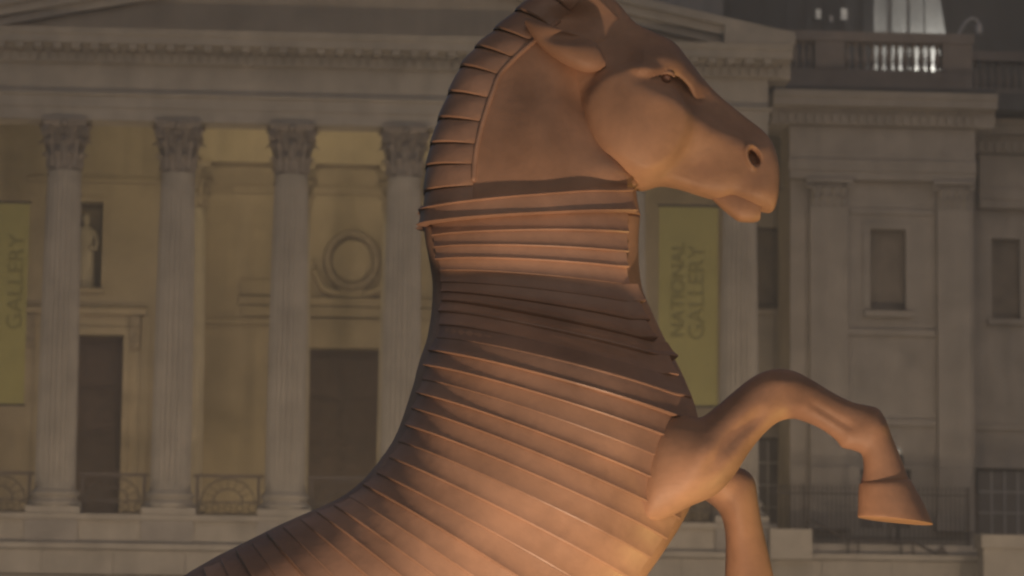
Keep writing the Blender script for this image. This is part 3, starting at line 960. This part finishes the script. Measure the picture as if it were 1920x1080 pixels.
class Loft:
    """a closed body swept through outline pairs (upper edge, lower edge, half depth); disp(u, v) sculpts its two flanks"""

    def __init__(s, rows, Y=YH, e=0.85, disp=None):
        s.a = np.array(rows, float)
        s.Y, s.e, s.disp = Y, e, disp

    def pt(s, t, th, off=0.0):
        r = cat(s.a, t)
        fr = (1 - math.cos(th)) / 2
        u = r[0] + (r[2] - r[0]) * fr
        v = r[1] + (r[3] - r[1]) * fr
        p = P(u, v, s.Y)
        sn = math.sin(th)
        d = (abs(sn) ** s.e) * r[4]
        if s.disp: d += s.disp(u, v) * min(1.0, abs(sn) * 1.6) ** 1.2
        p[1] -= math.copysign(d, sn)
        return p

    def normal(s, t, th):
        e1, e2 = 0.08, 0.04
        a = s.pt(t + e1, th) - s.pt(t - e1, th)
        b = s.pt(t, th + e2) - s.pt(t, th - e2)
        n = np.cross(a, b)
        n /= np.linalg.norm(n) + 1e-9
        c = s.pt(t, 0.001) * 0.5 + s.pt(t, math.pi - 0.001) * 0.5
        if np.dot(n, s.pt(t, th) - c) < 0: n = -n
        return n

    def build(s, name, mat_, parent, nt=40, nth=48, t0=0.0, t1=None, sharp=179, cap=True):
        t1 = len(s.a) - 1 if t1 is None else t1
        v, f = [], []
        for i in range(nt + 1):
            t = t0 + (t1 - t0) * i / nt
            for k in range(nth):
                v.append(s.pt(t, 2 * math.pi * k / nth + 1e-4))
        for i in range(nt):
            for k in range(nth):
                f.append((i * nth + k, (i + 1) * nth + k, (i + 1) * nth + (k + 1) % nth, i * nth + (k + 1) % nth))
        if cap:
            f.append(tuple(range(nth)))
            f.append(tuple(nt * nth + k for k in range(nth - 1, -1, -1)))
        mb = MB().add(v, f)
        return mb.build(name, mat_, parent, sharp)

    def patch(s, ta, tb, tha, thb, prof, nth=22, jit=None):
        """a raised strip between stations ta and tb and angles tha..thb; prof is [(fraction of the way down, offset)]"""
        v, f = [], []
        m = len(prof)
        for j, (q, off) in enumerate(prof):
            t = ta + (tb - ta) * q
            for k in range(nth + 1):
                th = tha + (thb - tha) * k / nth
                o = off if callable(off) is False else off(k / nth)
                v.append(s.pt(t, th) + s.normal(t, th) * o)
        for j in range(m - 1):
            for k in range(nth):
                a = j * (nth + 1) + k
                f.append((a, a + nth + 1, a + nth + 2, a + 1))
        # skirts down to the body
        base = len(v)
        ring = [k for k in range(nth + 1)] + [j * (nth + 1) + nth for j in range(1, m)] + [(m - 1) * (nth + 1) + k for k in range(nth - 1, -1, -1)] + [j * (nth + 1) for j in range(m - 2, 0, -1)]
        for i_ in ring:
            j, k = divmod(i_, nth + 1)
            t = ta + (tb - ta) * prof[j][0]
            th = tha + (thb - tha) * k / nth
            v.append(s.pt(t, th) - s.normal(t, th) * 0.012)
        n = len(ring)
        for i_ in range(n):
            f.append((ring[i_], ring[(i_ + 1) % n], base + (i_ + 1) % n, base + i_))
        return MB().add(v, f)


body_rows = [(795, 428, 1200, 407, 0.205), (797, 449, 1197, 446, 0.207), (801, 470, 1197, 484, 0.21), (805, 492, 1199, 514, 0.213), (809, 513, 1205, 548, 0.216), (811, 534, 1220, 583, 0.222),
             (811, 552, 1238, 622, 0.236), (810, 570, 1257, 662, 0.268), (808, 592, 1273, 694, 0.325), (804, 616, 1289, 732, 0.395), (799, 641, 1302, 770, 0.448), (790, 666, 1311, 815, 0.462),
             (782, 692, 1315, 862, 0.466), (776, 717, 1310, 905, 0.466), (768, 743, 1295, 945, 0.464), (759, 771, 1275, 985, 0.46), (748, 802, 1252, 1022, 0.455), (734, 831, 1226, 1060, 0.449),
             (714, 860, 1195, 1103, 0.443), (692, 888, 1160, 1148, 0.438), (669, 911, 1120, 1190, 0.434), (642, 931, 1080, 1226, 0.43), (613, 946, 1040, 1260, 0.427), (583, 959, 995, 1288, 0.425),
             (553, 972, 930, 1308, 0.423), (522, 986, 850, 1322, 0.421), (494, 1000, 775, 1333, 0.419), (466, 1014, 705, 1348, 0.418), (438, 1028, 640, 1368, 0.417), (410, 1042, 585, 1392, 0.416),
             (380, 1059, 535, 1422, 0.414), (345, 1080, 492, 1458, 0.41), (308, 1107, 455, 1505, 0.4), (272, 1140, 425, 1555, 0.36), (243, 1180, 402, 1602, 0.28), (226, 1230, 385, 1640, 0.16)]
BL = Loft(body_rows, e=0.80)
BODY = BL.build('body', M_HORSE, HS, 140, 64)
rng = random.Random(11)
npl = len(body_rows) - 3
for side in (0, 1):
    for i in range(npl):
        r = body_rows[i]
        L_ = math.hypot(r[2] - r[0], r[3] - r[1])
        a0 = math.acos(1 - 2 * (16 + rng.uniform(-2, 2)) / L_)
        a1 = math.pi - math.acos(1 - 2 * (((33 if 3 < i < 12 else 30) if i < 13 else 24) + (rng.uniform(-10, 9) if 3 < i < 12 else rng.uniform(-5, 6))) / L_)
        lift = 0.0115 + rng.uniform(-.005, .007)
        ph, am, gp = rng.uniform(0, 6.3), rng.uniform(.0008, .0028), ((rng.uniform(.018, .034) if 4 <= i <= 10 else rng.uniform(.006, .016)) if 1 <= i <= 10 else (rng.uniform(.002, .006) if i < 20 else 0))
        def op(v_, side=side, ph=ph, am=am, gp=gp): return lambda k: v_ + am * math.sin(5 * k + ph) + gp * sst(.90, 1.0, k if side == 0 else 1 - k)
        tha, thb = (a0, a1) if side == 0 else (2 * math.pi - a1, 2 * math.pi - a0)
        prof = [(0.0, .0035), (0.3, lift * 0.25), (0.6, lift * 0.36), (0.82, lift * 0.68), (0.93, lift), (0.985, lift * 0.8), (1.0, lift * 0.35)]
        BL.patch(i, i + 1, tha, thb, [(q_, op(o_)) for q_, o_ in prof], 26).build('plank', M_PLANK, BODY, 28)

neck_rows = [(795, 428, 1200, 407, .205), (798, 395, 1192, 362, .200), (797, 363, 1198, 352, .196), (800, 316, 1196, 338, .192), (808, 275, 1176, 312, .188), (822, 228, 1165, 288, .180), (841, 179, 1156, 258, .170),
             (863, 130, 1140, 222, .160), (890, 94, 1146, 192, .152), (925, 61, 1152, 160, .145), (965, 25, 1158, 128, .137), (1010, -12, 1165, 100, .128), (1060, -48, 1175, 60, .11)]


def neck_disp(u, v):
    d = 0.028 * math.exp(-((u - 1010) / 48) ** 2 - ((v - 270) / 110) ** 2)           # the long neck muscle
    d -= 0.030 * math.exp(-((u - 1085) / 30) ** 2 - ((v - 180) / 60) ** 2)           # groove behind the jaw
    d -= 0.06 * math.exp(-((u - 1066) / 50) ** 2 - ((v - 45) / 26) ** 2)            # hollow over the ear
    d += 0.030 * math.exp(-((u - 1150) / 40) ** 2 - ((v - 325) / 34) ** 2)
    d -= 0.018 * math.exp(-((u - 955) / 35) ** 2 - ((v - 165) / 45) ** 2)
    return d


NL = Loft(neck_rows, e=0.70, disp=neck_disp)
NECK = NL.build('neck', M_HORSE, HS, 70, 72)
# collar board
for side in (0, 1):
    a0, a1 = 0.10, math.pi - 0.46
    tha, thb = (a0, a1) if side == 0 else (2 * math.pi - a1, 2 * math.pi - a0)
    NL.patch(0.0, 1.0, tha, thb, [(0.0, .030), (.08, .036), (.16, .026), (.5, .022), (.84, .022), (.90, .034), (1.0, .028)], 30).build('collar_board', M_PLANK, NECK, 28)
# mane plates wrap over the crest from ridge to ridge
ridge_fr = [0.215, 0.215, 0.215, 0.215, 0.225, 0.23, 0.235, 0.25, 0.28, 0.31, 0.34, 0.36, 0.36]
def rth(t): return math.acos(1 - 2 * np.interp(t, range(13), ridge_fr))
for i in range(1, 12):
    v, f = [], []
    prof = [(0.0, .012), (0.06, .019), (0.3, .019), (0.65, .013), (0.93, .006), (0.99, .0)]
    for sd in (1,):
        nth = 20
        grid = []
        for q, off in prof:
            t = i + q
            a = rth(t)
            for k in range(nth + 1):
                th = -a + 2 * a * k / nth
                o = off * (0.22 + 0.78 * math.cos(math.pi / 2 * abs(2 * abs(th) / a - 1)))
                v.append(NL.pt(t, th if abs(th) > 1e-3 else 1e-3) + NL.normal(t, th if abs(th) > 1e-3 else 1e-3) * o)
        for j in range(len(prof) - 1):
            for k in range(nth):
                a_ = j * (nth + 1) + k
                f.append((a_, a_ + 1, a_ + nth + 2, a_ + nth + 1))
    MB().add(v, f).build('mane_plate', M_PLANK, NECK, 30)
for sgn in (1, -1):
    pts = [NL.pt(t, sgn * rth(t)) for t in np.linspace(2.2, 10.4, 40)]
    MB().tube(pts, 0.011, 8).build('mane_ridge', M_PLANK, NECK, 179)
# knob where the collar meets the crest
MB().ball(P(795, 397, YH) + np.array([0, -0.02, 0]), 0.022, 10, 8).build('collar_knob', M_PLANK, NECK, 179)

head_rows = [(1050, -60, 1060, 170, .115), (1115, -30, 1083, 222, .150), (1158, 10, 1096, 268, .172), (1190, 46, 1114, 302, .182), (1224, 64, 1140, 326, .190), (1262, 84, 1173, 347, .186), (1290, 117, 1205, 356, .172),
             (1318, 152, 1240, 348, .155), (1347, 181, 1276, 354, .138), (1377, 206, 1310, 365, .126), (1405, 228, 1343, 374, .118), (1428, 246, 1368, 373, .115), (1444, 266, 1388, 380, .115), (1454, 292, 1408, 389, .110),
             (1459, 320, 1425, 394, .100), (1459, 346, 1436, 397, .088), (1457, 368, 1444, 398, .070), (1454, 384, 1449, 396, .035)]




def seg_signed(u, v, pts):
    """signed distance to a polyline that runs left to right (positive below it) and the parameter along it"""
    best = None
    for i in range(len(pts) - 1):
        ax, ay = pts[i]
        bx, by = pts[i + 1]
        dx, dy = bx - ax, by - ay
        L2 = dx * dx + dy * dy
        q = min(1, max(0, ((u - ax) * dx + (v - ay) * dy) / L2))
        px, py = ax + dx * q, ay + dy * q
        d = math.hypot(u - px, v - py)
        sg = 1 if (dx * (v - ay) - dy * (u - ax)) > 0 else -1
        if best is None or d < best[0]: best = (d, sg, i + q)
    return best[0] * best[1], best[2]


CREST = [(1150, 178), (1205, 172), (1262, 190), (1330, 236), (1395, 264), (1440, 284)]
BROWL = [(1160, 133), (1195, 147), (1218, 148), (1243, 143), (1268, 147), (1290, 165), (1312, 192)]


def ga(u, v, cu, cv, ru, rv):
    return math.exp(-((u - cu) / ru) ** 2 - ((v - cv) / rv) ** 2)


HSH = (-8, 12)          # flank detail is sculpted where it lies on the near side of the head


def head_disp(u, v):
    u, v = u - HSH[0], v - HSH[1]
    d = 0.0
    r = math.hypot((u - 1190) / 1.0, (v - 228) / 1.0)
    d += 0.040 * sst(114, 88, r)                                     # jaw disc
    d -= 0.028 * ga(u, v, 1296, 302, 46, 36)                          # hollow before the jaw
    s, q = seg_signed(u, v, CREST)
    mid = sst(0.3, 1.6, q) * (1 - sst(4.6, 5.0, q))
    d += 0.015 * mid * math.exp(-((s - 8) / 26) ** 2)                 # facial crest
    d -= 0.034 * mid * (1 - 0.6 * sst(2.6, 4.2, q)) * math.exp(-((s + 26) / 22) ** 2)
    s, q = seg_signed(u, v, BROWL)
    on = sst(0.1, 1.2, q) * (1 - sst(5.2, 6.0, q))
    d += 0.036 * on * sst(5, -7, s) * math.exp(-(min(0, s + 26) / 24) ** 2)   # brow
    d -= 0.014 * ga(u, v, 1247, 152, 17, 10)
    s, q = seg_signed(u, v, CREST)
    d -= 0.055 * sst(12, 95, -s) * sst(1.6, 2.6, q)                    # the nose narrows above the crest
    d -= 0.07 * ga(u, v, 1072, 50, 46, 28)
    d -= 0.040 * ga(u, v, 1160, 85, 42, 34)                           # temple
    d -= 0.045 * sst(125, 15, v) * sst(1262, 1200, u)                  # forehead slopes inwards
    rr = math.hypot((u - 1415 - (v - 290) * 0.25) / 10.5, (v - 291) / 15.0)
    d -= 0.055 * sst(1.25, 0.55, rr)                                  # nostril
    d += 0.014 * math.exp(-((rr - 1.5) / 0.35) ** 2) * sst(6, -10, u - 1416)
    d += 0.010 * ga(u, v, 1420, 360, 40, 20)
    return d


HL = Loft(head_rows, e=0.62, disp=head_disp)
HEAD = HL.build('head', M_HORSE, HS, 150, 150)
jaw_rows = [(1330, 330, 1318, 358, .03), (1348, 330, 1343, 380, .042), (1360, 331, 1355, 391, .050), (1375, 334, 1370, 403, .058), (1392, 338, 1386, 414, .063),
            (1408, 344, 1402, 416, .063), (1419, 351, 1414, 416, .061), (1426, 358, 1423, 414, .056)]
Loft(jaw_rows, e=0.48).build('lower_jaw', M_HORSE, HEAD, 36, 40)
eye = P(1246, 150, YH)
for sg in (-1, 1):
    ec = np.array((eye[0] - 0.012, YH + sg * 0.170, eye[2] - 0.028))
    MB().ball(ec, 0.019, 14, 10).build('eye', M_EYE, HEAD, 179)
    for nm, a0, a1, rr in (('upper_eyelid', 12, 168, 0.024),):
        pts = [ec + np.array((rr * 1.25 * math.cos(math.radians(a)), sg * 0.014, rr * math.sin(math.radians(a)))) for a in np.linspace(a0, a1, 12)]
        MB().tube(pts, [0.004 + 0.006 * math.sin(math.pi * k / 11) for k in range(12)], 8).build(nm, M_HORSE, HEAD, 179)
ear_rows = [(1136, 126, 1132, 108, .02), (1120, 134, 1120, 84, .045), (1094, 134, 1092, 68, .06), (1062, 121, 1060, 58, .062), (1032, 102, 1034, 48, .055), (1008, 80, 1012, 40, .042), (993, 60, 998, 36, .028), (983, 42, 986, 36, .012)]


def ear_disp(u, v): return -0.045 * ga(u, v, 1062, 72, 40, 12)


for nm, yy in (('ear', YH - 0.165), ('ear', YH + 0.165)):
    Loft(ear_rows, Y=yy, e=0.8, disp=ear_disp).build(nm, M_HORSE, HEAD, 40, 40)

leg_rows = [(1222, 800, 1200, 972, .115), (1248, 782, 1212, 980, .145), (1280, 778, 1247, 973, .163), (1312, 783, 1293, 950, .178), (1340, 765, 1342, 928, .165), (1375, 735, 1375, 893, .145), (1405, 711, 1402, 851, .128), (1432, 697, 1430, 816, .116),
            (1460, 692, 1458, 792, .108), (1490, 697, 1486, 785, .096), (1522, 713, 1511, 791, .080), (1560, 736, 1540, 804, .068), (1597, 754, 1566, 823, .064), (1624, 760, 1580, 839, .070), (1646, 767, 1600, 844, .076),
            (1661, 790, 1616, 852, .072), (1672, 820, 1620, 872, .068), (1688, 858, 1618, 892, .068), (1704, 902, 1613, 909, .078)]


def leg_disp(u, v):
    s_, q_ = seg_signed(u, v, [(1300, 905), (1370, 820), (1440, 765)])
    d = 0.016 * ga(u, v, 1330, 860, 60, 24) - 0.024 * math.exp(-(s_ / 13) ** 2) * sst(0.05, 0.5, q_) * (1 - sst(1.5, 1.95, q_))
    d += 0.014 * ga(u, v, 1462, 722, 30, 18) + 0.008 * ga(u, v, 1480, 765, 22, 12)
    s_, q_ = seg_signed(u, v, [(1500, 752), (1560, 785), (1605, 812)])
    d -= 0.010 * math.exp(-(s_ / 6) ** 2) * sst(0.05, 0.4, q_) * (1 - sst(1.6, 1.95, q_))
    d += 0.012 * ga(u, v, 1640, 800, 20, 22)
    return d


def hoof(rows, Y, parent, e=0.9):
    Loft(rows, Y=Y, e=e).build('hoof', M_HORSE, parent, 14, 40, sharp=40)


NLG = Loft(leg_rows, Y=YH - 0.27, e=0.85, disp=leg_disp).build('foreleg', M_HORSE, HS, 80, 44)
hoof([(1705, 899, 1612, 907, .083), (1710, 906, 1611, 914, .098), (1722, 928, 1610, 932, .108), (1735, 954, 1610, 948, .118), (1747, 981, 1609, 965, .126), (1748, 984, 1610, 969, .122)], YH - 0.27, NLG)
far_rows = [(1275, 905, 1310, 830, .13), (1320, 935, 1365, 868, .12), (1345, 955, 1398, 882, .11), (1356, 976, 1414, 902, .105), (1361, 1006, 1421, 945, .09), (1361, 1040, 1430, 992, .078), (1360, 1080, 1445, 1058, .075),
            (1366, 1112, 1452, 1098, .075), (1385, 1148, 1450, 1150, .066), (1398, 1180, 1458, 1190, .07)]
FLG = Loft(far_rows, Y=YH + 0.27, e=0.85).build('foreleg', M_HORSE, HS, 50, 36)
hoof([(1394, 1180, 1462, 1190, .08), (1388, 1192, 1470, 1200, .1), (1375, 1240, 1500, 1250, .12), (1374, 1246, 1502, 1256, .118)], YH + 0.27, FLG)
hind = [(235, 1215, 560, 1395, .12), (245, 1320, 545, 1490, .17), (290, 1440, 560, 1570, .17), (335, 1560, 520, 1650, .13), (330, 1660, 440, 1700, .095), (318, 1740, 415, 1750, .08), (345, 1830, 420, 1830, .065), (385, 1930, 452, 1930, .065),
        (402, 1990, 480, 1985, .075), (420, 2030, 500, 2015, .075)]
for yy in (YH - 0.24, YH + 0.24):
    hl = Loft(hind, Y=yy, e=0.85).build('hind_leg', M_HORSE, HS, 40, 32)
    zb = P(450, 2090, yy)[2]
    hoof([(412, 2030, 508, 2016, .08), (406, 2040, 520, 2030, .1), (396, 2085, 560, 2080, .125), (394, 2094, 562, 2092, .12)], yy, hl)
tail = [P(u, v, YH) for u, v in ((255, 1190), (190, 1210), (140, 1300), (115, 1450), (120, 1650), (140, 1850), (170, 2020))]
MB().tube(tail, [.10, .11, .13, .14, .13, .10, .04], 14).build('tail', M_HORSE, HS, 179)
bx = P(440, 2100, YH)[0]
BS = empty('statue_base', (float(bx), YH, 0), 'low dark timber platform under the hind hooves of the horse', 'platform')
MB().box(bx - 1.0, bx + 1.2, YH - 0.8, YH + 0.8, 0.0, 0.05).build('deck', M_DOOR, BS)
for o in list(bpy.data.objects):
    if '_o' in o: del o['_o']
